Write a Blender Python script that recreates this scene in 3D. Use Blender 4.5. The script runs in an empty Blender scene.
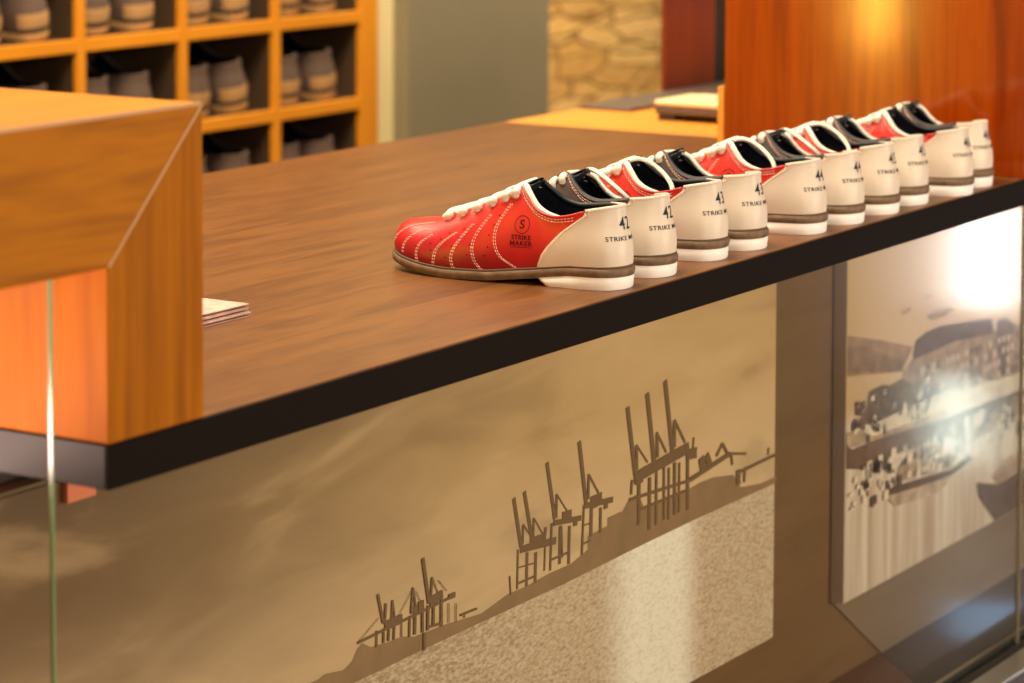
import bpy, bmesh, math, random
from math import sin, cos, pi, radians, sqrt, floor
from mathutils import Vector as V, Matrix
from mathutils.bvhtree import BVHTree
random.seed(7)
SC = bpy.context.scene
COL = SC.collection

# ------------------------------------------------------------------ helpers
class MB:
    def __init__(s): s.v = []; s.f = []; s.m = []
    def add(s, vs, fs, m=0):
        o = len(s.v); s.v += [tuple(p) for p in vs]
        for f in fs: s.f.append(tuple(i + o for i in f)); s.m.append(m)
    def box(s, a, b, m=0):
        (x0, y0, z0), (x1, y1, z1) = a, b
        s.add([(x0,y0,z0),(x1,y0,z0),(x1,y1,z0),(x0,y1,z0),(x0,y0,z1),(x1,y0,z1),(x1,y1,z1),(x0,y1,z1)],
              [(0,3,2,1),(4,5,6,7),(0,1,5,4),(1,2,6,5),(2,3,7,6),(3,0,4,7)], m)
    def grid(s, rows, m=0, wrap=False, flip=False):
        n = len(rows[0]); vs = [p for r in rows for p in r]; fs = []
        R = len(rows)
        for i in range(R if wrap else R - 1):
            for j in range(n - 1):
                a, b = i * n + j, i * n + j + 1
                c, d = ((i + 1) % R) * n + j + 1, ((i + 1) % R) * n + j
                fs.append((a, d, c, b) if flip else (a, b, c, d))
        s.add(vs, fs, m)
    def tube(s, pts, r, n=8, m=0, flat=1.0, caps=True):
        pts = [V(p) for p in pts]; rings = []; up = V((0, 0, 1))
        for i, p in enumerate(pts):
            d = (pts[min(i + 1, len(pts) - 1)] - pts[max(i - 1, 0)])
            d = d.normalized() if d.length > 1e-9 else V((1, 0, 0))
            x = d.cross(up)
            if x.length < .05: x = d.cross(V((0, 1, 0)))
            x.normalize(); y = x.cross(d).normalized(); up = y
            rr = r[i] if isinstance(r, (list, tuple)) else r
            rings.append([p + x * rr * cos(2*pi*k/n) + y * rr * flat * sin(2*pi*k/n) for k in range(n)])
        vs = [q for R in rings for q in R]; fs = []
        for i in range(len(rings) - 1):
            for k in range(n):
                a = i*n + k; b = i*n + (k+1) % n
                fs.append((a, b, b + n, a + n))
        if caps:
            fs.append(tuple(range(n - 1, -1, -1))); o = (len(rings) - 1) * n
            fs.append(tuple(o + k for k in range(n)))
        s.add(vs, fs, m)
    def prism(s, poly, d, m=0):
        """poly: list of 3D points, extruded by vector d"""
        n = len(poly); vs = [V(p) for p in poly] + [V(p) + V(d) for p in poly]
        fs = [tuple(range(n - 1, -1, -1)), tuple(range(n, 2*n))]
        for i in range(n): fs.append((i, (i+1) % n, (i+1) % n + n, i + n))
        s.add(vs, fs, m)
    def mesh(s, name, mats, smooth=False, mirror=False, normals=False, weld=0):
        me = bpy.data.meshes.new(name)
        vs = [(-x, y, z) for x, y, z in s.v] if mirror else s.v
        fs = [f[::-1] for f in s.f] if mirror else s.f
        me.from_pydata(vs, [], fs)
        for m in (mats if isinstance(mats, (list, tuple)) else [mats]): me.materials.append(m)
        for p, m in zip(me.polygons, s.m): p.material_index = m
        if normals or weld:
            bm = bmesh.new(); bm.from_mesh(me)
            if weld: bmesh.ops.remove_doubles(bm, verts=bm.verts, dist=weld)
            if normals: bmesh.ops.recalc_face_normals(bm, faces=bm.faces)
            bm.to_mesh(me); bm.free()
        if smooth: me.shade_smooth()
        me.update()
        return me

def link(name, me, parent=None):
    o = bpy.data.objects.new(name, me); COL.objects.link(o)
    if parent: o.parent = parent
    return o
def tag(o, label=None, cat=None, group=None, kind=None):
    if label: o['label'] = label
    if cat: o['category'] = cat
    if group: o['group'] = group
    if kind: o['kind'] = kind
    return o
def empty(name, loc=(0, 0, 0), rz=0):
    o = bpy.data.objects.new(name, None); COL.objects.link(o)
    o.location = loc; o.rotation_euler = (0, 0, rz); o.empty_display_size = .05
    return o
def bev(o, w=.0015, seg=2):
    b = o.modifiers.new('bevel', 'BEVEL'); b.width = w; b.segments = seg; b.limit_method = 'ANGLE'; b.angle_limit = radians(40)
    return o
def boxo(name, a, b, mat, parent=None, bw=0):
    """box object with its origin at the base centre (world coordinates a..b; parent at the world origin offset)"""
    c = V(((a[0]+b[0])/2, (a[1]+b[1])/2, min(a[2], b[2])))
    off = parent.location.copy() if parent else V((0, 0, 0))
    m = MB(); m.box(V(a) - c, V(b) - c)
    o = link(name, m.mesh(name, mat), parent); o.location = c - off
    if bw: bev(o, bw)
    return o

# ------------------------------------------------------------------ materials
def lin(c):
    return tuple(((x/255)/12.92 if x/255 <= .04045 else ((x/255+.055)/1.055)**2.4) for x in c[:3]) + (1,)
def mat(name, rgb, rough=.6, spec=.5, metal=0, bump=0, bscale=200, var=0, vscale=8, coat=0):
    m = bpy.data.materials.new(name); m.use_nodes = True; nt = m.node_tree; N = nt.nodes; L = nt.links
    p = N['Principled BSDF']; p.inputs['Base Color'].default_value = lin(rgb)
    p.inputs['Roughness'].default_value = rough; p.inputs['Specular IOR Level'].default_value = spec
    p.inputs['Metallic'].default_value = metal; p.inputs['Coat Weight'].default_value = coat
    tc = N.new('ShaderNodeTexCoord')
    if var:
        n = N.new('ShaderNodeTexNoise'); n.inputs['Scale'].default_value = vscale; n.inputs['Detail'].default_value = 5
        L.new(tc.outputs['Object'], n.inputs['Vector'])
        r = N.new('ShaderNodeValToRGB'); r.color_ramp.elements[0].position = .3; r.color_ramp.elements[1].position = .7
        r.color_ramp.elements[0].color = lin([x*(1-var) for x in rgb]); r.color_ramp.elements[1].color = lin([min(255, x*(1+var)) for x in rgb])
        L.new(n.outputs['Fac'], r.inputs['Fac']); L.new(r.outputs['Color'], p.inputs['Base Color'])
    if bump:
        n = N.new('ShaderNodeTexNoise'); n.inputs['Scale'].default_value = bscale; n.inputs['Detail'].default_value = 3
        L.new(tc.outputs['Object'], n.inputs['Vector'])
        b = N.new('ShaderNodeBump'); b.inputs['Strength'].default_value = bump; b.inputs['Distance'].default_value = .002
        L.new(n.outputs['Fac'], b.inputs['Height']); L.new(b.outputs['Normal'], p.inputs['Normal'])
    return m
def wood(name, stops, axis='X', scale=1., stretch=14, rough=.4, coat=0, dist=1.2, spec=.5, fine=.25, planks=0):
    """stops: [(pos, rgb)]; grain runs along axis"""
    m = bpy.data.materials.new(name); m.use_nodes = True; nt = m.node_tree; N = nt.nodes; L = nt.links
    p = N['Principled BSDF']; p.inputs['Roughness'].default_value = rough; p.inputs['Specular IOR Level'].default_value = spec
    p.inputs['Coat Weight'].default_value = coat; p.inputs['Coat Roughness'].default_value = .11
    g = N.new('ShaderNodeNewGeometry'); mp = N.new('ShaderNodeMapping')
    s = [scale]*3; s['XYZ'.index(axis)] = scale/stretch; mp.inputs['Scale'].default_value = s
    L.new(g.outputs['Position'], mp.inputs['Vector'])
    n1 = N.new('ShaderNodeTexNoise'); n1.inputs['Scale'].default_value = 18; n1.inputs['Detail'].default_value = 6; n1.inputs['Distortion'].default_value = dist
    n2 = N.new('ShaderNodeTexNoise'); n2.inputs['Scale'].default_value = 110; n2.inputs['Detail'].default_value = 3
    L.new(mp.outputs['Vector'], n1.inputs['Vector']); L.new(mp.outputs['Vector'], n2.inputs['Vector'])
    mx = N.new('ShaderNodeMix'); mx.data_type = 'FLOAT'; mx.inputs[0].default_value = fine
    L.new(n1.outputs['Fac'], mx.inputs[2]); L.new(n2.outputs['Fac'], mx.inputs[3])
    r = N.new('ShaderNodeValToRGB'); cr = r.color_ramp
    while len(cr.elements) < len(stops): cr.elements.new(.5)
    for e, (q, c) in zip(cr.elements, stops): e.position = q; e.color = lin(c)
    L.new(mx.outputs[0], r.inputs['Fac'])
    out = r.outputs['Color']
    if planks:
        sp = N.new('ShaderNodeSeparateXYZ'); L.new(g.outputs['Position'], sp.inputs[0])
        md = N.new('ShaderNodeMath'); md.operation = 'PINGPONG'; md.inputs[1].default_value = planks/2; L.new(sp.outputs['Y'], md.inputs[0])
        lt = N.new('ShaderNodeMath'); lt.operation = 'LESS_THAN'; lt.inputs[1].default_value = .0009; L.new(md.outputs[0], lt.inputs[0])
        ml = N.new('ShaderNodeMix'); ml.data_type = 'RGBA'; ml.blend_type = 'MULTIPLY'; ml.inputs[7].default_value = (.55, .5, .45, 1)
        L.new(lt.outputs[0], ml.inputs[0]); L.new(out, ml.inputs[6]); out = ml.outputs[2]
    L.new(out, p.inputs['Base Color'])
    b = N.new('ShaderNodeBump'); b.inputs['Strength'].default_value = .08; b.inputs['Distance'].default_value = .001
    L.new(mx.outputs[0], b.inputs['Height']); L.new(b.outputs['Normal'], p.inputs['Normal'])
    return m
# ------------------------------------------------------------------ bowling shoe
def zw(y):   # height of the upper's feather line (top of the welt)
    T = [(-.01,.0215),(.05,.0205),(.089,.0155),(.14,.0098),(.19,.0085),(.22,.0105),(.25,.0145),(.28,.021)]
    for (a, za), (b, zb) in zip(T, T[1:]):
        if y <= b:
            k = max(0, (y-a)/(b-a)); return za + (zb-za)*k
    return T[-1][1]
LATN = [((0,.272),(0,.2625,.0500),0),((-.014,.2695),(0,.257,.0512),0),((-.0275,.2585),(0,.249,.0525),0),((-.0375,.239),(0,.239,.0540),0),
 ((-.0430,.216),(0,.227,.0552),0),((-.0450,.191),(-.0025,.214,.0575),0),((-.0450,.166),(-.0085,.190,.0655),.1),((-.0425,.141),(-.0115,.164,.0755),.1),
 ((-.0390,.119),(-.0145,.138,.0870),.15),((-.0362,.101),(-.0180,.115,.0970),.25),((-.0340,.086),(-.0255,.102,.0865),.5),((-.0325,.071),(-.0295,.088,.0760),.8),
 ((-.0315,.056),(-.0312,.071,.0712),1),((-.0308,.041),(-.0305,.053,.0725),1),((-.0292,.025),(-.0270,.035,.0775),1),((-.0240,.0105),(-.0192,.0175,.0808),1),
 ((-.0125,.0023),(-.0098,.0085,.0822),1),((0,0),(0,.0065,.0826),1)]
MEDN = []
for (bx, by), (tx, ty, tz), c in LATN:
    k = .88 if by > .1 else (.88 + .12*(.1-by)/.03 if by > .07 else 1)
    MEDN.append(((-bx*k, by), (-tx, ty, tz + (.0045 if .045 < ty < .12 else .002 if .03 < ty < .14 else 0)), c))
NODES = LATN + MEDN[-2::-1]          # 0..34
NMAX = len(NODES) - 1; MID = NMAX/2
def cat(a, b, c, d, u):
    return .5*((2*b) + (c-a)*u + (2*a-5*b+4*c-d)*u*u + (3*b-a-3*c+d)*u*u*u)
def node(t):
    t = min(max(t, 0), NMAX - 1e-6); i = int(t); u = t - i
    g = lambda k: NODES[k % NMAX] if 0 <= k <= NMAX else (NODES[k % NMAX] if k > NMAX else NODES[(k + NMAX) % NMAX])
    a, b, c, d = g(i-1), NODES[i], NODES[i+1], g(i+2)
    B = V((cat(a[0][0],b[0][0],c[0][0],d[0][0],u), cat(a[0][1],b[0][1],c[0][1],d[0][1],u)))
    if i <= 3 or i >= NMAX-4 : a2, d2 = (a if i > 0 and i < NMAX-0 else b), d
    T = V([cat(a[1][k],b[1][k],c[1][k],d[1][k],u) for k in range(3)])
    return B, T, b[2]*(1-u) + c[2]*u
def outline(t):
    B, _, _ = node(t); e = .05
    p, q = node(t-e)[0] if t > e else node(t+NMAX-e)[0], node(t+e)[0] if t < NMAX-e else node(t-NMAX+e)[0]
    d = (q - p).normalized()
    return B, V((-d.y, d.x)) * -1     # outward for toe->lateral->heel direction
def P(t, s, off=0):
    B, T, c = node(t); _, n2 = outline(t)
    n = V((n2.x, n2.y, 0)); z0 = zw(B.y); p0 = V((B.x, B.y, z0)); h = T.z - z0
    d = (V((T.x, T.y, 0)) - V((B.x, B.y, 0))).length
    bl = .0035 + .004*min(1, max(0, (B.y-.02)/.10)); p1 = p0 + n*bl + V((0, 0, .5*h))
    p2 = (T + n*.55*d)*(1-c) + (T - V((0, 0, .4*h)))*c
    p = p0*(1-s)**3 + p1*3*s*(1-s)**2 + p2*3*s*s*(1-s) + T*s**3
    if off:
        e = .01
        a = P(min(t+.06, NMAX), s) - P(max(t-.06, 0), s); b = P(t, min(s+e, 1)) - P(t, max(s-e, 0))
        nn = b.cross(a)
        if nn.length > 1e-12:
            nn.normalize()
            if nn.dot(n + V((0, 0, .3*(1-c)))) < 0: nn = -nn
            p = p + nn*off
    return p
def lerp(a, b, k): return a + (b-a)*k
def frange(a, b, n): return [a + (b-a)*i/(n-1) for i in range(n)]
NS = 16; RIM = .0013
def quarter(t0, t1):
    m = MB(); m.grid([[P(t, s) for s in frange(0, 1, NS)] for t in frange(t0, t1, int(abs(t1-t0)*5)+2)])
    return m
def rim(m, t0, t1, mi=0, r=RIM, off=0):
    m.tube([P(t, 1) + V((0, 0, off)) for t in frange(t0, t1, int(abs(t1-t0)*5)+2)], r, 8, mi)
def find_t(fy, lateral=True):
    """parameter t at which P(t,s).y = fy for each s, going from heel to vamp"""
def t_at(s, y, lateral):
    a, b = (MID, 4) if lateral else (MID, NMAX-4)
    for _ in range(40):
        c = (a+b)/2
        if P(c, s).y < y: a = c
        else: b = c
    return (a+b)/2
def interp(tab, x):
    if x <= tab[0][0]: return tab[0][1]
    for (a, va), (b, vb) in zip(tab, tab[1:]):
        if x <= b: return va + (vb-va)*(x-a)/(b-a)
    return tab[-1][1]
CFRONT = [(.016,.0868),(.020,.0862),(.032,.081),(.040,.0752),(.049,.067),(.057,.0585),(.063,.050),(.069,.042),(.0745,.035),(.078,.0335)]   # z -> y of the counter's front edge
def counter():
    m = MB(); rows = []
    S = frange(0, 1, 18); A = frange(0, 1, 46)
    tl = []; tr = []
    for s in S:
        tL = 10.
        for _ in range(12):
            z = P(tL, s).z; tL = t_at(s, interp(CFRONT, z), True)
        tl.append(tL); tr.append(NMAX - tL)
    for a in A:
        r = []
        for k, s in enumerate(S):
            e = min(a, 1-a)*46
            r.append(P(lerp(tl[k], tr[k], a), s, .0017*min(1, e/1.2) if e > 0 else -.0004))
        rows.append(r)
    m.grid(rows)
    rim(m, tl[-1], tr[-1], 0, .0022, .0002)
    return m, tl, tr, S
def outsole_ring(off, zoff, n=120):
    out = []
    for i in range(n):
        t = NMAX*i/n; B, nn = outline(t); p = B + nn*off
        out.append(V((p.x, p.y, zw(B.y) + zoff)))
    return out
def capped(m, rings, mi=0):
    n = len(rings[0]); vs = [p for r in rings for p in r]; fs = []
    for i in range(len(rings)-1):
        for k in range(n):
            a, b = i*n+k, i*n+(k+1) % n; fs.append((a, b, b+n, a+n))
    # caps as cross strips between mirrored outline points keep the spring of the sole
    for base, fl in ((0, True), ((len(rings)-1)*n, False)):
        for k in range(n//2):
            a, b = base + k, base + (k+1); c, d = base + (n-k-1) % n, base + (n-k) % n
            q = [a, b, c, d]; q = [x for i2, x in enumerate(q) if x not in q[:i2]]
            if len(q) >= 3: fs.append(tuple(q if fl else q[::-1]))
    m.add(vs, fs, mi)
def dashes(m, pts, r=.0006, dash=.0028, gap=.0014):
    """thin stitches along a polyline"""
    pts = [V(p) for p in pts]; acc = 0; cur = [pts[0]]; on = True
    i = 0; p = pts[0]; rem = dash
    while i < len(pts)-1:
        q = pts[i+1]; d = (q-p).length
        if d <= rem:
            rem -= d; p = q; i += 1
            if on: cur.append(p)
        else:
            p = p + (q-p)*(rem/d)
            if on: cur.append(p); m.tube(cur, r, 5)
            on = not on; cur = [p]; rem = dash if on else gap
    if on and len(cur) > 1: m.tube(cur, r, 5)
def catpoly(pts, n=8):
    pts = [V(p) for p in pts]; out = []
    for i in range(len(pts)-1):
        a, b, c, d = pts[max(i-1, 0)], pts[i], pts[i+1], pts[min(i+2, len(pts)-1)]
        for k in range(n):
            u = k/n; out.append(V([cat(a[j], b[j], c[j], d[j], u) for j in range(len(b))]))
    out.append(pts[-1]); return out
_fc = {}
def text_mesh(txt, size, cut=.0012, bold=0):
    key = (txt, size)
    if key in _fc: return _fc[key]
    cu = bpy.data.curves.new('t', 'FONT'); cu.body = txt; cu.size = size; cu.align_x = 'CENTER'; cu.align_y = 'CENTER'; cu.resolution_u = 4; cu.offset = bold
    cu.space_character = 1.08
    o = bpy.data.objects.new('t', cu); COL.objects.link(o); dg = bpy.context.evaluated_depsgraph_get(); dg.update()
    me = bpy.data.meshes.new_from_object(o.evaluated_get(dg))
    bm = bmesh.new(); bm.from_mesh(me); bmesh.ops.triangulate(bm, faces=bm.faces)
    for _ in range(4):
        es = [e for e in bm.edges if e.calc_length() > cut*2]
        if not es: break
        bmesh.ops.subdivide_edges(bm, edges=es, cuts=1); bmesh.ops.triangulate(bm, faces=[f for f in bm.faces if len(f.verts) > 3])
    vs = [v.co.copy() for v in bm.verts]; fs = [tuple(v.index for v in f.verts) for f in bm.faces]
    bm.free(); bpy.data.objects.remove(o); bpy.data.curves.remove(cu); bpy.data.meshes.remove(me)
    _fc[key] = (vs, fs); return _fc[key]
# arc length around the heel back at mid height
_arc = []
def heel_t(u):
    if not _arc:
        acc = 0; prev = P(MID, .7); _arc.append((0, MID))
        for i in range(1, 80):
            t = MID + 7*i/80; q = P(t, .7); acc += (V((q.x, q.y)) - V((prev.x, prev.y))).length; prev = q; _arc.append((acc, t))
    t = interp(_arc, abs(u)); return t if u >= 0 else 2*MID - t
def heel_point(u, z, off):
    t = heel_t(u); a, b = 0, 1
    for _ in range(24):
        c = (a+b)/2
        if P(t, c).z < z: a = c
        else: b = c
    return P(t, (a+b)/2, off)
SEAMS = [[(.1176,.0798),(.1271,.0647),(.1312,.0517),(.1301,.0392),(.1238,.0271),(.1069,.016)],[(.1408,.0672),(.1504,.052),(.1556,.037),(.1524,.021),(.1432,.0105)],
 [(.16,.0566),(.1717,.0411),(.1788,.0278),(.1792,.0168),(.1759,.0095)],[(.1782,.0467),(.1922,.0364),(.1997,.0266),(.2023,.0119)],[(.2096,.0416),(.2205,.0334),(.2249,.0238),(.2237,.0135)],
 [(.2195,.0457),(.2359,.0388),(.2447,.0288),(.2454,.0195)],[(.2152,.0521),(.2438,.0461),(.2593,.0374),(.2642,.0296)]]
DOTS = [(.1972,.0385),(.1881,.0456),(.2167,.0385),(.2305,.0412),(.2272,.0286),(.2071,.0267),(.188,.0214),(.1816,.033),(.1756,.0416),(.1595,.0371),(.1622,.026),(.1548,.0475),(.1389,.0475),(.1388,.0358),(.1357,.0581),(.1309,.0675),(.1709,.0507),(.209,.0335),(.142,.0265)]

def build_shoe_meshes():
    """all part geometry of a left shoe, lateral side at -x, heel at y=0, toe +y"""
    D = {}
    lat = quarter(0, MID-3); rim(lat, 5, MID-3); D['outer_quarter'] = lat
    med = quarter(NMAX, MID+3); 
    med = MB(); med.grid([[P(t, s) for s in frange(0, 1, NS)] for t in frange(MID+3, NMAX, 75)]); rim(med, MID+3, NMAX-5)
    D['inner_quarter'] = med
    cnt, tl, tr, S = counter(); D['heel_counter'] = cnt
    # lining and insole
    li = MB(); li.grid([[P(t, s, -.0022) for s in frange(1, .12, 10)] for t in frange(4.6, NMAX-4.6, 120)])
    for sg in (0, 1):
        ts_ = frange(9.3, MID-2.2, 34)
        li.tube([P(NMAX-t if sg else t, .985, -.0030) + V((0, 0, .0008 if sg else -.0012)) for t in ts_], [.0012+.0018*sin(pi*i/33)**.5 for i in range(34)], 8)
    D['lining'] = li
    ins = MB(); n = 60; a = outsole_ring(-.004, .006, 120)
    capped(ins, [a, [p - V((0, 0, .001)) for p in a]]); D['insole'] = ins
    # tongue
    tg = MB(); rows = []
    path = catpoly([(.214,.0545,.008),(.19,.0615,.012),(.164,.0710,.016),(.138,.0820,.020),(.118,.0935,.0225),(.106,.1030,.0225),(.1005,.1050,.0185)], 6)
    for q in path:
        y, z, w = q; r = []
        for k in range(-6, 7):
            x = w*k/6; r.append(V((x, y + .012*(k/6)**2*(1 if z > .09 else .3), z - .008*(k/6)**2)))
        rows.append(r)
    tg.grid(rows); tg.grid([[p - V((0, .002, .003)) for p in r] for r in rows], flip=True)
    D['tongue'] = tg
    # laces
    lc = MB(); ts = [5.55, 6.25, 6.95, 7.65, 8.3, 8.85]; E = []
    for t in ts: E.append((P(t, .82, .0010), P(NMAX-t, .82, .0010)))
    def over(a, b, lift):
        c = (a+b)/2 + V((0, 0, lift)); 
        a1 = lerp(a, c, .35) + V((0, 0, lift*.75)); b1 = lerp(b, c, .35) + V((0, 0, lift*.75))
        return catpoly([a - V((0, 0, .004)), a + V((-.0015 if a.x < 0 else .0015, 0, .0022)), a1, c + V((0, 0, .001)), b1, b + V((.0015 if b.x > 0 else -.0015, 0, .0022)), b - V((0, 0, .004))], 5)
    for k, (a, b) in enumerate(E):
        lc.tube(over(a, b, .0050), .0042, 8, flat=.75)
        if k < len(E)-1:
            lc.tube(over(a, E[k+1][1], .0032), .0036, 8, flat=.7); lc.tube(over(b, E[k+1][0], .0032), .0036, 8, flat=.7)
        lc.tube(catpoly([a + V((-.002, .004, -.001)), a + V((-.003, 0, .002)), a + V((-.0005, -.005, .003))], 4), .0038, 8)
    # tucked lace ends
    a, b = E[-1]
    lc.tube(catpoly([a + V((.002, 0, .003)), (-.0140,.112,.0985), (-.0205,.103,.0925), (-.0235,.092,.0800), (-.0238,.080,.0725), (-.0235,.066,.0685), (-.0205,.052,.0655), (-.014,.044,.061)], 6), .0033, 8, flat=.8)
    D['shoelace'] = lc
    l2 = MB(); l2.v = list(lc.v); l2.f = list(lc.f); l2.m = list(lc.m)
    l2.tube(catpoly([(-.012,.108,.101), (-.0075,.098,.1025), (-.004,.086,.0985), (-.0035,.072,.0895), (-.007,.060,.079), (-.013,.054,.070), (-.018,.056,.064)], 6), .0031, 8, flat=.8)
    D['shoelace_loop'] = l2
    # outsole (welt) and heel block
    os_ = MB(); rings = [outsole_ring(.0015, -.0085), outsole_ring(.0036, -.0070), outsole_ring(.0042, -.0030), outsole_ring(.0036, -.0005), outsole_ring(.0020, .0006), outsole_ring(-.002, .0010)]
    capped(os_, rings); D['outsole'] = os_
    wl = MB(); pts = outsole_ring(.0013, .0016); wl.tube(pts + [pts[0]], .0012, 6, caps=False); D['welt_seam'] = wl
    hb = MB(); rings = []
    for k, z in ((0, 0.0), (1, .0012), (2, .0125), (3, .0128)):
        ring = []; off = (.0012, .0022, .0030, .0028)[k]; yf = lerp(.0745, .0835, z/.0128)
        tA = 10.5
        for _ in range(30):
            tA += (node(tA)[0].y - yf)*60
        for t in frange(tA, NMAX-tA, 50):
            B, nn = outline(t); p = B + nn*off; ring.append(V((p.x, p.y, min(z, zw(B.y)-.0080) if k > 1 else z)))
        for i in range(1, 8):
            u = i/8; q = ring[49].lerp(ring[0], u) + V((0, -.004*sin(pi*u), 0)); ring.append(q)
        rings.append(ring)
    n = len(rings[0]); vs = [p for r in rings for p in r]; fs = []
    for i in range(3):
        for k in range(n): a_, b_ = i*n+k, i*n+(k+1) % n; fs.append((a_, b_, b_+n, a_+n))
    fs.append(tuple(range(n))); fs.append(tuple(range(4*n-1, 3*n-1, -1))); hb.add(vs, fs); D['heel_block'] = hb
    # stitching
    bvh = BVHTree.FromPolygons([V(v) for v in lat.v], lat.f)
    def onlat(y, z, off=.0003):
        h, nn, _, _ = bvh.ray_cast(V((-.2, y, z)), V((1, 0, 0)))
        if h is None: return None
        if nn.x > 0: nn = -nn
        return h + nn*off, nn
    st = MB(); si = MB()
    for sm in SEAMS:
        pl = catpoly([(y, z, 0) for y, z in sm], 8)
        for dy in (0, .0022):
            pts = [onlat(q[0]+dy, q[1]) for q in pl]; pts = [q[0] for q in pts if q]
            if len(pts) > 2: dashes(st, pts, .0005, .0022, .0013)
        for mirror_m in (1,):
            pts = [onlat(q[0], q[1]) for q in pl]; pts = [V((-q[0].x*.88, q[0].y, q[0].z + .0003)) for q in pts if q]
    for s in (.955, .905):
        dashes(st, [P(t, s, .0004) for t in frange(9.0, MID-3.6, 40)], .0005, .0026, .0013)
        dashes(si, [P(NMAX-t, s, .0004) for t in frange(8.0, MID-3.6, 44)], .0005, .0026, .0013)
    dashes(st, [P(t, .90, .0004) for t in frange(5.3, 9.0, 30)], .0004, .0022, .0014)
    for k in (0.012,):
        for side in (tl, tr):
            dashes(st if side is tl else si, [P(t + (k*60 if side is tl else -k*60)*.35, s, .0021) for t, s in zip(side, S)][1:], .00045, .0024, .0012)
    D['outer_stitching'] = st; D['inner_stitching'] = si
    pf = MB()
    for y, z in DOTS:
        r = onlat(y, z, .00035)
        if not r: continue
        h, nn = r; x = nn.cross(V((0, 0, 1))).normalized(); yv = nn.cross(x)
        pf.add([h + (x*cos(a)+yv*sin(a))*.0009 for a in [2*pi*i/8 for i in range(8)]], [tuple(range(8))])
    D['perforations'] = pf
    lg = MB()
    def put(vs, fs, cy, cz, sl=.0):
        out = []
        for v in vs:
            r = onlat(cy - v.x, cz + v.y - sl*v.x, .0004); out.append(r[0] if r else V((-.03, cy, cz)))
        lg.add(out, fs)
    for r0, r1 in ((.0078, .0085),):
        vs = []; fs = []
        for i in range(40):
            a = 2*pi*i/40; vs += [V((r0*cos(a), r0*sin(a)*1.08, 0)), V((r1*cos(a), r1*sin(a)*1.08, 0))]; j = (i+1) % 40
            fs.append((2*i, 2*i+1, 2*j+1, 2*j))
        put(vs, fs, .1025, .0605)
    for tx, sz, cz, w in (('S', .0125, .0605, 1.0), ('STRIKE', .0062, .0475, 1.05), ('MAKER', .0066, .0415, 1.1)):
        vs, fs = text_mesh(tx, sz, .0015, .0002); put([V((v.x*w, v.y, 0)) for v in vs], fs, .1025, cz)
    for dz in (-.004,):
        vs = [V((-.0115, dz, 0)), V((.0115, dz, 0)), V((.0115, dz+.0006, 0)), V((-.0115, dz+.0006, 0))]
        put(vs, [(0, 1, 2, 3)], .1025, .0415)
    D['side_logo'] = lg
    return D
def size_print(size, mirrored):
    m = MB()
    for tx, sz, z, wd in ((size, .0185, .0650, .92), ('STRIKE MAKER', .0062, .0508, 1.14)):
        vs, fs = text_mesh(tx, sz, .0012, .00006)
        m.add([heel_point((-v.x if mirrored else v.x)*wd, z + v.y, .0021) for v in vs], fs)
    return m
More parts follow.
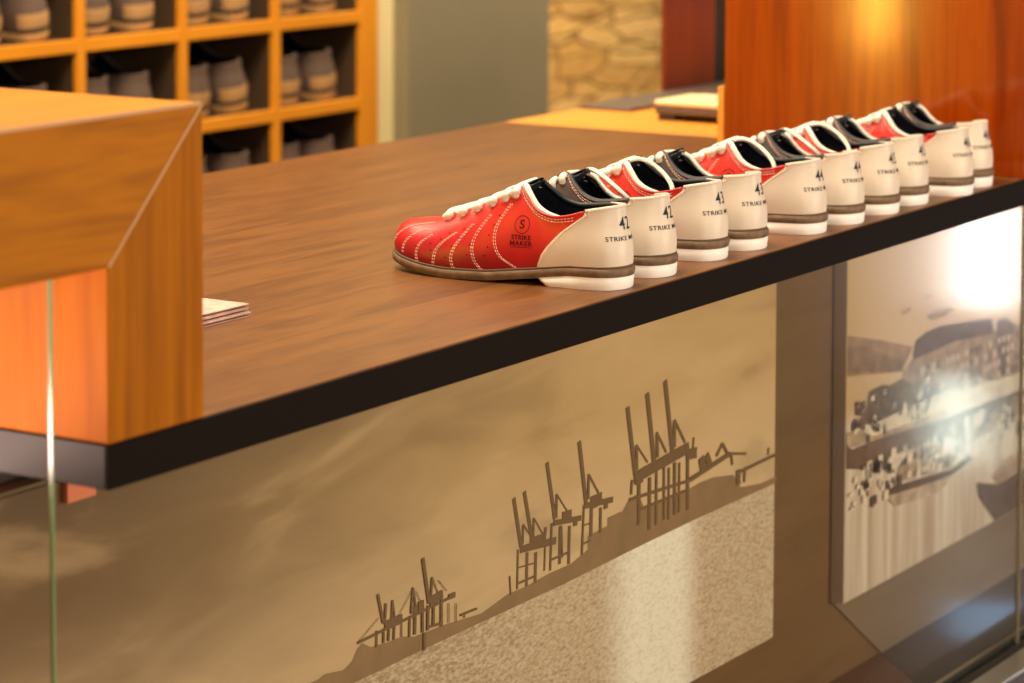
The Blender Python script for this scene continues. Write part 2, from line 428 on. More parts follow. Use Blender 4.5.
CRANES= [(0.8149,-0.23,0.8297,-0.2847,0.0025),(0.8356,-0.2273,0.8523,-0.2841,0.0025),(0.8277,-0.2871,0.9005,-0.2934,0.005),(0.847,-0.2844,0.8789,-0.2858,0.007),(0.8235,-0.2861,0.8222,-0.3277,0.0014),(0.8418,-0.293,0.8405,-0.3292,0.002),(0.8592,-0.2969,0.8579,-0.3291,0.002),(0.8779,-0.2926,0.8765,-0.3207,0.0012),(0.8222,-0.3221,0.8578,-0.322,0.0017),(0.8221,-0.3053,0.8577,-0.3079,0.0011),(0.8337,-0.2618,0.8328,-0.2826,0.0014),(0.8547,-0.2594,0.8538,-0.2817,0.0014),(0.8547,-0.2594,0.8762,-0.2838,0.0008),(0.8788,-0.2744,0.8762,-0.2894,0.002),(0.8337,-0.2618,0.8496,-0.2779,0.0009),(0.8809,-0.2056,0.8976,-0.27,0.0025),(0.8949,-0.2736,0.9527,-0.2803,0.0038),(0.9128,-0.2718,0.9321,-0.2725,0.008),(0.8911,-0.2728,0.8883,-0.3234,0.0015),(0.9085,-0.2794,0.9078,-0.3207,0.002),(0.9278,-0.2836,0.9265,-0.325,0.002),(0.8882,-0.312,0.9264,-0.312,0.0017),(0.9012,-0.2437,0.9003,-0.2691,0.0017),(0.9012,-0.2437,0.9249,-0.2686,0.0008),(0.936,-0.2825,0.9443,-0.2829,0.0046),(0.9474,-0.1957,0.9626,-0.2665,0.0028),(0.9593,-0.2687,1.0209,-0.2743,0.0041),(0.9722,-0.2685,0.9966,-0.2678,0.0093),(0.9581,-0.267,0.9542,-0.3212,0.0015),(0.974,-0.2732,0.9732,-0.3051,0.0024),(0.9939,-0.2775,0.9936,-0.3052,0.002),(0.9679,-0.2357,0.9671,-0.2631,0.0018),(0.9679,-0.2357,0.9891,-0.2604,0.0012),(0.9541,-0.3096,0.9732,-0.3095,0.0014),(0.9539,-0.2893,0.973,-0.2905,0.0011),(1.0008,-0.2774,1.0094,-0.2772,0.0053),(0.9113,-0.28,0.9132,-0.3148,0.0009),(0.8071,-0.3102,0.8093,-0.3302,0.0009),(1.0518,-0.1771,1.0702,-0.2568,0.0031),(1.0961,-0.1693,1.1139,-0.2542,0.0034),(1.1374,-0.1623,1.1563,-0.2496,0.0034),(1.0674,-0.2604,1.1949,-0.2498,0.0085),(1.189,-0.2574,1.2144,-0.2594,0.0082),(1.0725,-0.2235,1.0741,-0.2519,0.002),(1.0725,-0.2235,1.0984,-0.2483,0.0011),(1.1191,-0.2182,1.1213,-0.2471,0.0023),(1.1191,-0.2182,1.1416,-0.2453,0.0014),(1.1604,-0.2116,1.1603,-0.2432,0.0026),(1.1604,-0.2116,1.1858,-0.2423,0.0017),(1.2068,-0.2405,1.204,-0.2574,0.0014),(1.063,-0.2609,1.0609,-0.2774,0.0017),(1.0787,-0.2641,1.0783,-0.3148,0.0026),(1.1032,-0.2662,1.1023,-0.3257,0.0026),(1.1186,-0.2608,1.1184,-0.3235,0.002),(1.136,-0.2614,1.1369,-0.3218,0.002),(1.1477,-0.2637,1.1475,-0.324,0.0018),(1.1612,-0.2606,1.1621,-0.3214,0.0026),(1.1724,-0.2629,1.1722,-0.3207,0.0017),(1.1918,-0.2464,1.1931,-0.3222,0.0026),(1.0565,-0.2821,1.2016,-0.289,0.0025),(1.0792,-0.2981,1.1927,-0.2988,0.0022),(1.0703,-0.2624,1.0872,-0.2616,0.0085),(1.1985,-0.2884,1.297,-0.2769,0.0038),(1.297,-0.2769,1.3388,-0.285,0.0021),(1.2625,-0.2732,1.2779,-0.2613,0.0021),(1.2779,-0.2613,1.2907,-0.2757,0.0021),(1.2254,-0.2674,1.2307,-0.286,0.0053),(1.2377,-0.2669,1.2471,-0.2805,0.0047),(1.3199,-0.3039,1.4149,-0.3014,0.0027),(1.3185,-0.3006,1.3189,-0.3187,0.0042),(1.3359,-0.3041,1.3343,-0.3188,0.0018),(1.3979,-0.2889,1.3968,-0.2978,0.0012),(1.3002,-0.2791,1.3037,-0.2917,0.0018),(0.645,-0.2547,0.6562,-0.3025,0.0021),(0.5673,-0.2725,0.5765,-0.3029,0.0016),(0.6277,-0.28,0.6241,-0.3042,0.0012),(0.6277,-0.28,0.6333,-0.3043,0.0012),(0.6618,-0.2775,0.6592,-0.299,0.0014),(0.6618,-0.2775,0.6731,-0.2981,0.0006),(0.5922,-0.284,0.5897,-0.3072,0.001),(0.5922,-0.284,0.5969,-0.3069,0.001),(0.5808,-0.2844,0.579,-0.3045,0.0014),(0.5333,-0.3116,0.7009,-0.3058,0.0018),(0.6573,-0.3017,0.6807,-0.2988,0.0055),(0.579,-0.3066,0.6088,-0.3061,0.0062),(0.6369,-0.3031,0.6469,-0.3028,0.0084),(0.6233,-0.3023,0.6358,-0.3022,0.0046),(0.6913,-0.305,0.7035,-0.3049,0.0038),(0.5655,-0.3074,0.5648,-0.3236,0.001),(0.5772,-0.3082,0.5765,-0.3225,0.0013),(0.5861,-0.3104,0.585,-0.3226,0.0013),(0.5951,-0.3106,0.5943,-0.3239,0.0012),(0.6077,-0.3054,0.6077,-0.3241,0.0008),(0.6223,-0.3069,0.6212,-0.3275,0.0012),(0.6314,-0.3049,0.6307,-0.3278,0.0017),(0.6443,-0.3081,0.6444,-0.3291,0.0017),(0.6544,-0.3042,0.6537,-0.3293,0.0017),(0.6641,-0.3065,0.6634,-0.3275,0.0017),(0.678,-0.2971,0.6781,-0.3312,0.0017),(0.6537,-0.3262,0.6781,-0.328,0.0017),(0.5333,-0.3116,0.5683,-0.2958,0.0004),(0.6023,-0.302,0.6277,-0.281,0.0004),(0.6314,-0.284,0.6462,-0.3043,0.0004),(0.6723,-0.2831,0.6875,-0.2973,0.0004),(0.7125,-0.3285,0.7437,-0.329,0.0015),(0.7202,-0.333,0.7202,-0.3276,0.0009),(0.6473,-0.3299,0.6474,-0.3478,0.0017),(0.7047,-0.3142,0.7048,-0.3335,0.0006),(0.6913,-0.311,0.6914,-0.3313,0.0006)]
LAND= [(0.4507,-0.3303),(0.4705,-0.3306),(0.4806,-0.3282),(0.511,-0.3322),(0.5247,-0.3276),(0.5333,-0.3177),(0.542,-0.3138),(0.556,-0.3214),(0.5807,-0.3236),(0.6095,-0.3246),(0.6314,-0.3301),(0.6838,-0.3315),(0.7144,-0.3337),(0.7536,-0.3368),(0.8031,-0.3288),(0.8394,-0.329),(0.8873,-0.326),(0.9309,-0.326),(0.9475,-0.3226),(0.9671,-0.3183),(0.9669,-0.3037),(1.0097,-0.3013),(1.0095,-0.2925),(1.0403,-0.2917),(1.04,-0.294),(1.0565,-0.2821),(1.0789,-0.2797),(1.0905,-0.2976),(1.1927,-0.2988),(1.226,-0.2968),(1.2567,-0.2972),(1.3071,-0.3043),(1.3267,-0.3233),(1.3789,-0.3294),(1.4222,-0.329),(1.4184,-0.3371),(1.2033,-0.3379),(1.0858,-0.34),(0.912,-0.3447),(0.7536,-0.3459),(0.6438,-0.347),(0.5276,-0.3494),(0.4441,-0.348)]
HARBOUR= [('hill',[(1.5581,-0.1801),(1.681,-0.2004),(1.7873,-0.2266),(1.7525,-0.2543),(1.5595,-0.2323)]),('hill2',[(1.5584,-0.1933),(1.6302,-0.2013),(1.752,-0.2394),(1.757,-0.2551),(1.5594,-0.227)]),('facade',[(1.7789,-0.2439),(1.9272,-0.2434),(2.0657,-0.2497),(2.1805,-0.2535),(2.184,-0.3292),(1.9105,-0.306),(1.6672,-0.3035),(1.6577,-0.2709),(1.7486,-0.2684),(1.7569,-0.2532)]),('roof',[(1.7859,-0.2383),(1.7942,-0.2195),(1.8323,-0.2132),(1.8787,-0.2128),(2.0547,-0.2294),(2.0678,-0.252),(1.9272,-0.2423),(1.7879,-0.2446)]),('tower',[(2.0754,-0.2374),(2.1113,-0.2361),(2.1434,-0.2518),(2.1386,-0.2632),(2.1178,-0.2639),(2.1201,-0.3164),(2.089,-0.3151),(2.073,-0.2528)]),('houses',[(1.6124,-0.3006),(1.6411,-0.2824),(1.6489,-0.2621),(1.6915,-0.2604),(1.7134,-0.266),(1.7484,-0.2629),(1.7799,-0.2738),(1.9009,-0.3043),(1.6673,-0.3071)]),('road',[(1.6335,-0.3081),(1.6673,-0.3071),(1.9014,-0.3159),(2.0383,-0.3204),(2.1838,-0.3251),(2.1842,-0.3334),(1.9209,-0.3289),(1.6593,-0.3238)]),('quay',[(1.5619,-0.3178),(1.6008,-0.3289),(1.668,-0.3291),(1.9214,-0.3425),(2.185,-0.3518),(2.1865,-0.3847),(1.9226,-0.3717),(1.7472,-0.3608),(1.6182,-0.3575),(1.5629,-0.3507)]),('quaylight',[(1.5615,-0.3035),(1.6251,-0.3083),(1.6592,-0.322),(1.7908,-0.3281),(1.902,-0.3313),(1.9023,-0.339),(1.668,-0.3291),(1.5924,-0.3255),(1.5619,-0.3178)]),('hull',[(1.6965,-0.388),(1.7324,-0.403),(1.9243,-0.4171),(1.9802,-0.4082),(1.9942,-0.4173),(1.9136,-0.4266),(1.7124,-0.4126)]),('cabin',[(1.7419,-0.3821),(1.7826,-0.3642),(1.8677,-0.3705),(1.9293,-0.4015),(1.922,-0.4157),(1.7373,-0.3984)]),('hull',[(2.0106,-0.4539),(2.0876,-0.4728),(2.2034,-0.4668),(2.2062,-0.5294),(2.078,-0.5256),(2.0173,-0.4758)]),('cabin',[(2.0633,-0.4576),(2.0982,-0.4414),(2.1834,-0.4392),(2.2031,-0.462),(2.0876,-0.4728)]),('shade',[(1.7022,-0.4104),(1.9136,-0.4275),(1.9029,-0.4351),(1.8703,-0.4409),(1.7332,-0.4298)]),('tree',[(1.9226,-0.3717),(2.1852,-0.3559),(2.1867,-0.3888),(1.9619,-0.3908)]),('cloud',[(1.8269,-0.1917),(1.8637,-0.1878),(1.9061,-0.1903),(1.9159,-0.1975),(1.8782,-0.2014),(1.841,-0.1995)]),('cloud',[(1.7453,-0.1719),(1.7719,-0.1704),(1.7783,-0.175),(1.7518,-0.1795)]),('cloud',[(1.8122,-0.1633),(1.8443,-0.1635),(1.8491,-0.1687),(1.8169,-0.167)]),('cloud',[(1.9056,-0.1769),(1.9438,-0.1767),(1.9441,-0.1845),(1.9154,-0.186)])]
# ------------------------------------------------------------------ camera
yaw, pitch, roll, FPX, CY = 0.5577658251684449, 0.07666823800367452, 0.0032904049148120723, 2821.1295, 26.2331
f_ = V((cos(yaw)*cos(pitch), sin(yaw)*cos(pitch), -sin(pitch)))
r_ = V((sin(yaw), -cos(yaw), 0)); u_ = r_.cross(f_)
rr = r_*cos(roll) + u_*sin(roll); uu = -r_*sin(roll) + u_*cos(roll)
cam = bpy.data.cameras.new('camera'); co = bpy.data.objects.new('camera', cam); COL.objects.link(co)
CAM = V((-1.62464937, -1.37177694, 0.48038401))
co.matrix_world = Matrix(((rr.x, uu.x, -f_.x, CAM.x), (rr.y, uu.y, -f_.y, CAM.y), (rr.z, uu.z, -f_.z, CAM.z), (0, 0, 0, 1)))
cam.sensor_width = 36; cam.lens = FPX*36/1024; cam.shift_y = (CY-341.5)/1024; cam.clip_start = .05; cam.clip_end = 60
cam.dof.use_dof = True; cam.dof.focus_distance = 2.85; cam.dof.aperture_fstop = 6.3
SC.camera = co
SC.view_settings.view_transform = 'Standard'; SC.view_settings.look = 'None'
SC.cycles.use_denoising = True
SC.cycles.max_bounces = 10; SC.cycles.transparent_max_bounces = 12; SC.cycles.sample_clamp_indirect = 6; SC.cycles.caustics_reflective = False

# ------------------------------------------------------------------ materials
M = {}
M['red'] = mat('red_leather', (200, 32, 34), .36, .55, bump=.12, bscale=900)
def shade_leather(m):  # height gradient puts overhead shading into the red leather colour
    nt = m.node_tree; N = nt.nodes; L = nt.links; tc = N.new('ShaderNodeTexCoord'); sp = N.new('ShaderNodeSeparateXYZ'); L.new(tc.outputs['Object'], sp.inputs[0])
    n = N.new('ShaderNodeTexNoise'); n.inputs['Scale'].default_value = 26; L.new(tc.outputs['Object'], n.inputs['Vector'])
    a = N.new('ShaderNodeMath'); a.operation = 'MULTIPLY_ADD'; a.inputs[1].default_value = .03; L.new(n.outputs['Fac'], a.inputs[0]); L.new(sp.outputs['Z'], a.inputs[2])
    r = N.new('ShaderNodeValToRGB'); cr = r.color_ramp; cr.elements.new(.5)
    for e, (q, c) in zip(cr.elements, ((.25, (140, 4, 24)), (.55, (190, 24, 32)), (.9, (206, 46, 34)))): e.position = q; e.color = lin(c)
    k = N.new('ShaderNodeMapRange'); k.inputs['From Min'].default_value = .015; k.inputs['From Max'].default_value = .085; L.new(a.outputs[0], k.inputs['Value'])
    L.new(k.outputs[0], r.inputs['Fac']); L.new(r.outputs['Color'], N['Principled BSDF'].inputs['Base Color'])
shade_leather(M['red'])
M['taupe'] = mat('taupe_leather', (84, 72, 68), .6, .35, bump=.1, bscale=900)
M['navy'] = mat('navy_leather', (27, 29, 38), .5, .4, bump=.1, bscale=900)
M['cream'] = mat('cream_leather', (214, 197, 178), .42, .45, bump=.06, bscale=700, var=.03, vscale=20)
M['insole'] = mat('dark_insole', (60, 52, 48), .8)
M['lace'] = mat('white_lace', (244, 236, 222), .8, .2, bump=.4, bscale=1500)
M['welt'] = mat('brown_welt', (112, 88, 66), .6, .35, bump=.3, bscale=600, var=.15, vscale=90)
M['weltseam'] = mat('dark_welt_seam', (92, 72, 56), .6)
M['heel'] = mat('white_heel', (240, 234, 228), .45, .4)
M['thread'] = mat('pale_thread', (236, 190, 170), .8)
M['hole'] = mat('perforation', (88, 18, 14), .9, .1)
M['ink'] = mat('black_ink', (42, 42, 50), .7, .2)
M['inkred'] = mat('dark_print', (92, 14, 22), .7, .2)
M['shoegrey'] = mat('worn_taupe', (106, 86, 76), .7, .3)
M['shoetan'] = mat('worn_tan', (196, 152, 100), .6, .3)
M['shoesole'] = mat('worn_sole', (70, 54, 44), .7, .3)

M['top'] = wood('brown_worktop', [(.28, (80, 45, 19)), (.44, (103, 61, 27)), (.58, (121, 75, 34)), (.74, (91, 52, 23))], 'X', 1.3, 8, .38, spec=.35, planks=.145, fine=.35)
M['fascia'] = mat('dark_edge_band', (20, 11, 6), .6, .05, var=.06, vscale=30)
M['endband'] = mat('grey_green_end_band', (8, 20, 15), .5, .2)
M['orange_top'] = wood('orange_worktop', [(.3, (226, 140, 40)), (.7, (245, 170, 70))], 'Y', 1, 10, .4)
M['frame_h'] = wood('walnut_beam', [(.30, (98, 53, 0)), (.42, (146, 84, 0)), (.52, (172, 104, 0)), (.60, (152, 88, 0)), (.70, (112, 60, 0))], 'X', .8, 12, .5, dist=2.0, fine=.2, spec=.08)
M['frame_v'] = wood('walnut_leg', [(.28, (112, 62, 0)), (.42, (148, 84, 0)), (.55, (166, 98, 0)), (.64, (148, 84, 0)), (.76, (122, 66, 0))], 'Z', 1., 16, .5, dist=.8, fine=.25, spec=.06)
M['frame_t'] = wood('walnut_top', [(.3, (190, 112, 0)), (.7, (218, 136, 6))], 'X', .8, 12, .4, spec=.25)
M['red_leg'] = wood('red_walnut', [(.28, (88, 26, 0)), (.42, (130, 46, 0)), (.55, (156, 64, 0)), (.64, (130, 46, 0)), (.76, (98, 31, 0))], 'Z', .9, 16, .3, dist=.7, spec=.12, coat=1)
M['red_dark'] = wood('deep_red_wood', [(.3, (120, 44, 6)), (.7, (146, 58, 10))], 'Z', .9, 12, .45)
M['strip'] = mat('pale_edge_strip', (178, 124, 54), .4)
M['panelwood'] = wood('brown_backboard', [(.25, (96, 69, 36)), (.5, (112, 82, 44)), (.75, (120, 90, 50))], 'X', 1, 8, .5, fine=.2)
M['wall_shade'] = wood('shaded_backboard', [(.3, (118, 98, 74)), (.7, (132, 110, 84))], 'X', 1, 8, .5)  # greyer tone paints the shade on the board below the quay picture
M['ledge'] = wood('brown_ledge', [(.3, (112, 74, 44)), (.7, (128, 88, 54))], 'X', 1, 8, .4)
M['ledge_shade'] = mat('shaded_ledge', (44, 32, 26), .16, .6, var=.1, vscale=20)  # dark tone paints the shade over the right part of the ledge
M['steel'] = mat('satin_steel', (196, 200, 196), .3, .5, 1)
M['seal'] = mat('dark_seal', (40, 34, 28), .6)
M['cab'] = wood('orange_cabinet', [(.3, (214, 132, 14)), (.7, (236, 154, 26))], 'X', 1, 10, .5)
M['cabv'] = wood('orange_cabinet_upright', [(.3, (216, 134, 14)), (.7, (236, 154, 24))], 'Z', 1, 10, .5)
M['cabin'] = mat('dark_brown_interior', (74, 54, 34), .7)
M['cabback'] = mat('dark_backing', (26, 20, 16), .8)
M['creamwall'] = mat('cream_wall', (250, 232, 176), .7)
M['greywall'] = mat('grey_wall', (134, 124, 100), .7, var=.03, vscale=3)
M['floor'] = wood('floor_boards', [(.3, (92, 62, 40)), (.7, (116, 80, 52))], 'X', 1, 10, .4)
M['wall'] = mat('warm_wall', (170, 140, 100), .8)
M['carcass'] = mat('dark_carcass', (52, 38, 26), .7)
M['device'] = mat('grey_device', (96, 80, 72), .5)
M['devdark'] = mat('dark_device', (48, 36, 28), .6)
M['paper'] = mat('cream_paper', (244, 226, 180), .6)
M['mat'] = mat('grey_mat', (104, 88, 78), .5)
M['leaflet'] = mat('pale_pink_leaflet', (206, 170, 158), .5, var=.1, vscale=60)
M['copper'] = mat('copper_tone', (236, 140, 100), .35, .5, .3)
M['crane'] = mat('sepia_crane_ink', (118, 91, 58), .6, .3)
M['land'] = mat('sepia_land_ink', (146, 116, 80), .6, .3, var=.06, vscale=25)

def sepia_sky():
    m = bpy.data.materials.new('sepia_harbour_print'); m.use_nodes = True; nt = m.node_tree; N = nt.nodes; L = nt.links
    p = N['Principled BSDF']; p.inputs['Roughness'].default_value = .42; p.inputs['Specular IOR Level'].default_value = .3
    g = N.new('ShaderNodeNewGeometry'); sp = N.new('ShaderNodeSeparateXYZ'); L.new(g.outputs['Position'], sp.inputs[0])
    def mr(sock, a, b, c=0, d=1, smooth=True):
        n = N.new('ShaderNodeMapRange'); n.interpolation_type = 'SMOOTHSTEP' if smooth else 'LINEAR'
        for i, v in zip(('From Min', 'From Max', 'To Min', 'To Max'), (a, b, c, d)): n.inputs[i].default_value = v
        L.new(sock, n.inputs['Value']); return n.outputs[0]
    def mix(fac, a, b, typ='MIX'):
        n = N.new('ShaderNodeMix'); n.data_type = 'RGBA'; n.blend_type = typ
        if isinstance(fac, float): n.inputs[0].default_value = fac
        else: L.new(fac, n.inputs[0])
        for i, s in ((6, a), (7, b)):
            if isinstance(s, tuple): n.inputs[i].default_value = lin(s)
            else: L.new(s, n.inputs[i])
        return n.outputs[2]
    def math_(op, a, b):
        n = N.new('ShaderNodeMath'); n.operation = op; n.use_clamp = True
        for i, s in enumerate((a, b)):
            if isinstance(s, (int, float)): n.inputs[i].default_value = s
            else: L.new(s, n.inputs[i])
        return n.outputs[0]
    X, Z = sp.outputs['X'], sp.outputs['Z']
    top = mix(mr(X, .0, 1.1), (110, 85, 56), (204, 168, 116))
    low = mix(mr(X, .0, 1.0), (176, 148, 114), (220, 188, 142))
    sky = mix(mr(Z, -.33, -.14), low, top)
    # sheer clouds
    mp = N.new('ShaderNodeMapping'); mp.inputs['Scale'].default_value = (2.2, 1, 9); mp.inputs['Rotation'].default_value = (0, radians(12), 0)
    L.new(g.outputs['Position'], mp.inputs['Vector'])
    nz = N.new('ShaderNodeTexNoise'); nz.inputs['Scale'].default_value = 1.6; nz.inputs['Detail'].default_value = 5; nz.inputs['Distortion'].default_value = .6
    L.new(mp.outputs[0], nz.inputs['Vector'])
    sky = mix(math_('MULTIPLY', mr(nz.outputs['Fac'], .48, .68), .35), sky, (226, 192, 144))
    sky = mix(math_('MULTIPLY', mr(nz.outputs['Fac'], .5, .3), .3), sky, (104, 78, 48))
    # water
    mp2 = N.new('ShaderNodeMapping'); mp2.inputs['Scale'].default_value = (1, 1, 2.4); L.new(g.outputs['Position'], mp2.inputs['Vector'])
    n2 = N.new('ShaderNodeTexNoise'); n2.inputs['Scale'].default_value = 125; n2.inputs['Detail'].default_value = 6; n2.inputs['Roughness'].default_value = .7; L.new(mp2.outputs[0], n2.inputs['Vector'])
    wbase = mix(mr(X, .5, 1.0), (176, 150, 116), (200, 174, 140))
    water = mix(mr(n2.outputs['Fac'], .42, .66), wbase, (222, 202, 172))
    water = mix(math_('MULTIPLY', mr(n2.outputs['Fac'], .48, .3), .55), water, (126, 100, 70))
    glint = math_('MULTIPLY', mr(X, .98, 1.08), mr(X, 1.24, 1.17))
    jag = N.new('ShaderNodeMath'); jag.operation = 'ADD'; jag.use_clamp = True
    water = mix(math_('MULTIPLY', glint, mr(n2.outputs['Fac'], .25, .6, .55, 1)), water, (255, 246, 224))
    col = mix(mr(Z, -.3365, -.3385), sky, water)
    L.new(col, p.inputs['Base Color'])
    return m
M['print'] = sepia_sky()
def harbour_base():
    m = mat('sepia_quay_print', (234, 216, 192), .4, .35)
    nt = m.node_tree; N = nt.nodes; L = nt.links; p = N['Principled BSDF']
    g = N.new('ShaderNodeNewGeometry'); mp = N.new('ShaderNodeMapping'); mp.inputs['Scale'].default_value = (9, 1, .5); L.new(g.outputs['Position'], mp.inputs[0])
    n = N.new('ShaderNodeTexNoise'); n.inputs['Scale'].default_value = 5; n.inputs['Detail'].default_value = 4; L.new(mp.outputs[0], n.inputs['Vector'])
    sp = N.new('ShaderNodeSeparateXYZ'); L.new(g.outputs['Position'], sp.inputs[0])
    r1 = N.new('ShaderNodeValToRGB'); r1.color_ramp.elements[0].color = lin((190, 164, 136)); r1.color_ramp.elements[1].color = lin((230, 214, 190))
    r1.color_ramp.elements[0].position = .35; r1.color_ramp.elements[1].position = .65; L.new(n.outputs['Fac'], r1.inputs['Fac'])
    k = N.new('ShaderNodeMapRange'); k.inputs['From Min'].default_value = -.30; k.inputs['From Max'].default_value = -.28; L.new(sp.outputs['Z'], k.inputs['Value'])
    sk = N.new('ShaderNodeMapRange'); sk.inputs['From Min'].default_value = 1.55; sk.inputs['From Max'].default_value = 1.95; L.new(sp.outputs['X'], sk.inputs['Value'])
    c = N.new('ShaderNodeMix'); c.data_type = 'RGBA'; c.inputs[6].default_value = lin((196, 160, 108)); c.inputs[7].default_value = lin((226, 196, 164)); L.new(sk.outputs[0], c.inputs[0])
    x = N.new('ShaderNodeMix'); x.data_type = 'RGBA'; L.new(k.outputs[0], x.inputs[0]); L.new(r1.outputs['Color'], x.inputs[6]); L.new(c.outputs[2], x.inputs[7])
    L.new(x.outputs[2], p.inputs['Base Color']); return m
M['quay'] = harbour_base()
def stone_wall():
    m = bpy.data.materials.new('sandstone_wall'); m.use_nodes = True; nt = m.node_tree; N = nt.nodes; L = nt.links; p = N['Principled BSDF']
    p.inputs['Roughness'].default_value = .85
    g = N.new('ShaderNodeNewGeometry'); mp = N.new('ShaderNodeMapping'); mp.inputs['Scale'].default_value = (2.6, 1, 11); L.new(g.outputs['Position'], mp.inputs[0])
    dn = N.new('ShaderNodeTexNoise'); dn.inputs['Scale'].default_value = 1.6; L.new(mp.outputs[0], dn.inputs['Vector'])
    ad = N.new('ShaderNodeMix'); ad.data_type = 'VECTOR'; ad.inputs[0].default_value = .25; L.new(mp.outputs[0], ad.inputs[4]); L.new(dn.outputs['Color'], ad.inputs[5])
    vo = N.new('ShaderNodeTexVoronoi'); vo.inputs['Scale'].default_value = 2.0; L.new(ad.outputs[1], vo.inputs['Vector'])
    v2 = N.new('ShaderNodeTexVoronoi'); v2.feature = 'DISTANCE_TO_EDGE'; v2.inputs['Scale'].default_value = 2.0; L.new(ad.outputs[1], v2.inputs['Vector'])
    r = N.new('ShaderNodeValToRGB'); cr = r.color_ramp
    for q in (.35, .65): cr.elements.new(q)
    for e, c in zip(cr.elements, ((186, 140, 74), (214, 170, 100), (226, 190, 126), (196, 150, 84))): e.color = lin(c)
    sx = N.new('ShaderNodeSeparateXYZ'); L.new(vo.outputs['Color'], sx.inputs[0]); L.new(sx.outputs[0], r.inputs['Fac'])
    n = N.new('ShaderNodeTexNoise'); n.inputs['Scale'].default_value = 7; n.inputs['Detail'].default_value = 5; L.new(mp.outputs[0], n.inputs['Vector'])
    x = N.new('ShaderNodeMix'); x.data_type = 'RGBA'; x.blend_type = 'OVERLAY'; x.inputs[0].default_value = .6; L.new(r.outputs['Color'], x.inputs[6]); L.new(n.outputs['Fac'], x.inputs[7])
    k = N.new('ShaderNodeMapRange'); k.inputs['From Max'].default_value = .06; L.new(v2.outputs['Distance'], k.inputs['Value'])
    y = N.new('ShaderNodeMix'); y.data_type = 'RGBA'; y.inputs[6].default_value = lin((150, 108, 56)); L.new(k.outputs[0], y.inputs[0]); L.new(x.outputs[2], y.inputs[7])
    L.new(y.outputs[2], p.inputs['Base Color'])
    b = N.new('ShaderNodeBump'); b.inputs['Strength'].default_value = .6; b.inputs['Distance'].default_value = .02; L.new(k.outputs[0], b.inputs['Height']); L.new(b.outputs['Normal'], p.inputs['Normal'])
    return m
M['stone'] = stone_wall()
def glass(name, tint=(1, 1, 1), gain=1.0):
    m = bpy.data.materials.new(name); m.use_nodes = True; nt = m.node_tree; N = nt.nodes; L = nt.links; N.remove(N['Principled BSDF'])
    t = N.new('ShaderNodeBsdfTransparent'); t.inputs['Color'].default_value = (*tint, 1)
    gl = N.new('ShaderNodeBsdfGlossy'); gl.inputs['Roughness'].default_value = .12
    fr = N.new('ShaderNodeFresnel'); fr.inputs['IOR'].default_value = 1.5
    mx = N.new('ShaderNodeMixShader'); L.new(fr.outputs[0], mx.inputs[0]); L.new(t.outputs[0], mx.inputs[1]); L.new(gl.outputs[0], mx.inputs[2])
    L.new(mx.outputs[0], N['Material Output'].inputs['Surface']); return m
M['glass'] = glass('clear_glass', (.97, .985, .97))
M['glassedge'] = mat('green_glass_edge', (120, 150, 108), .15, .6)

# ------------------------------------------------------------------ setting
def struct(name, a, b, mt, bw=0):
    return tag(boxo(name, a, b, mt, None, bw), kind='structure')
ZF = -.63; FL = -1.02
struct('floor', (-4, -6, FL-.05), (12, 6.5, FL), M['floor'])
struct('wall_back', (-4, 2.42, FL), (3.4, 2.5, 1.9), M['wall'])
struct('trim_1', (3.262, 2.02, FL), (3.334, 2.30, 1.9), M['creamwall'])
struct('wall_grey', (3.334, 1.98, FL), (3.909, 2.5, 1.9), M['greywall'])
struct('wall_stone', (3.909, 3.2, FL), (9.5, 3.4, 2.4), M['stone'])

# counter base board behind the two pictures, ledge, and a diagonal shade cut in as darker pieces
b = tag(boxo('wall_front', (-.75, .150, ZF), (3.1, .168, -.0665), M['panelwood']), kind='structure')
pl = MB(); pl.box((-.75, -.045, FL), (3.1, .150, ZF-.012)); tag(link('baseboard_front', pl.mesh('baseboard_front', M['carcass'])), kind='structure')
lm = MB(); lm.prism([(-.75, -.045, ZF-.012), (1.535, -.045, ZF-.012), (1.738, .150, ZF-.012), (-.75, .150, ZF-.012)], (0, 0, .012))
tag(link('trim_2', lm.mesh('trim_2', M['ledge'])), kind='structure')
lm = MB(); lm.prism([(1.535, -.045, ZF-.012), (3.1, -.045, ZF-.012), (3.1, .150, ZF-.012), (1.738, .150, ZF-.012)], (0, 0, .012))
tag(link('trim_shaded', lm.mesh('trim_shaded', M['ledge_shade'])), kind='structure')
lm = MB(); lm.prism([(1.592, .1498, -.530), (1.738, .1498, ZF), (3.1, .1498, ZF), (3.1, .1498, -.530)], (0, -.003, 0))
tag(link('shaded_wall_strip', lm.mesh('shaded_wall_strip', M['wall_shade'], normals=True)), kind='structure')

# ------------------------------------------------------------------ counter
cw = tag(empty('service_counter', (.98, .0, -.0665)), 'long brown wooden service counter with a dark edge band, the row of shoes on it', 'counter')
TH = -.0355
boxo('worktop', (.0035, .0035, TH+.0005), (2.044, .930, 0), M['top'], cw, .0012)
fb = MB(); o = cw.location
fb.box(V((0, 0, TH))-o, V((2.044, .0035, -.0012))-o); bev(link('edge_band', fb.mesh('edge_band', M['fascia']), cw), .0008)
fb = MB(); fb.box(V((0, .0036, TH))-o, V((.0035, .930, -.0012))-o); tag(bev(link('end_band', fb.mesh('end_band', M['endband']), cw), .0008), 'grey green end band')
tag(boxo('base_cabinet', (.06, .175, FL), (2.03, .90, TH-.0002), M['carcass']), 'dark base cabinet under the brown worktop, behind the crane picture', 'cabinet')
boxo('support_bracket', (.152, .150, -.0662), (.25, .166, TH), M['carcass'], cw)
ow = tag(empty('service_counter', (2.4, .5, -.0355)), 'lighter orange wood worktop beyond the far end of the brown counter', 'counter')
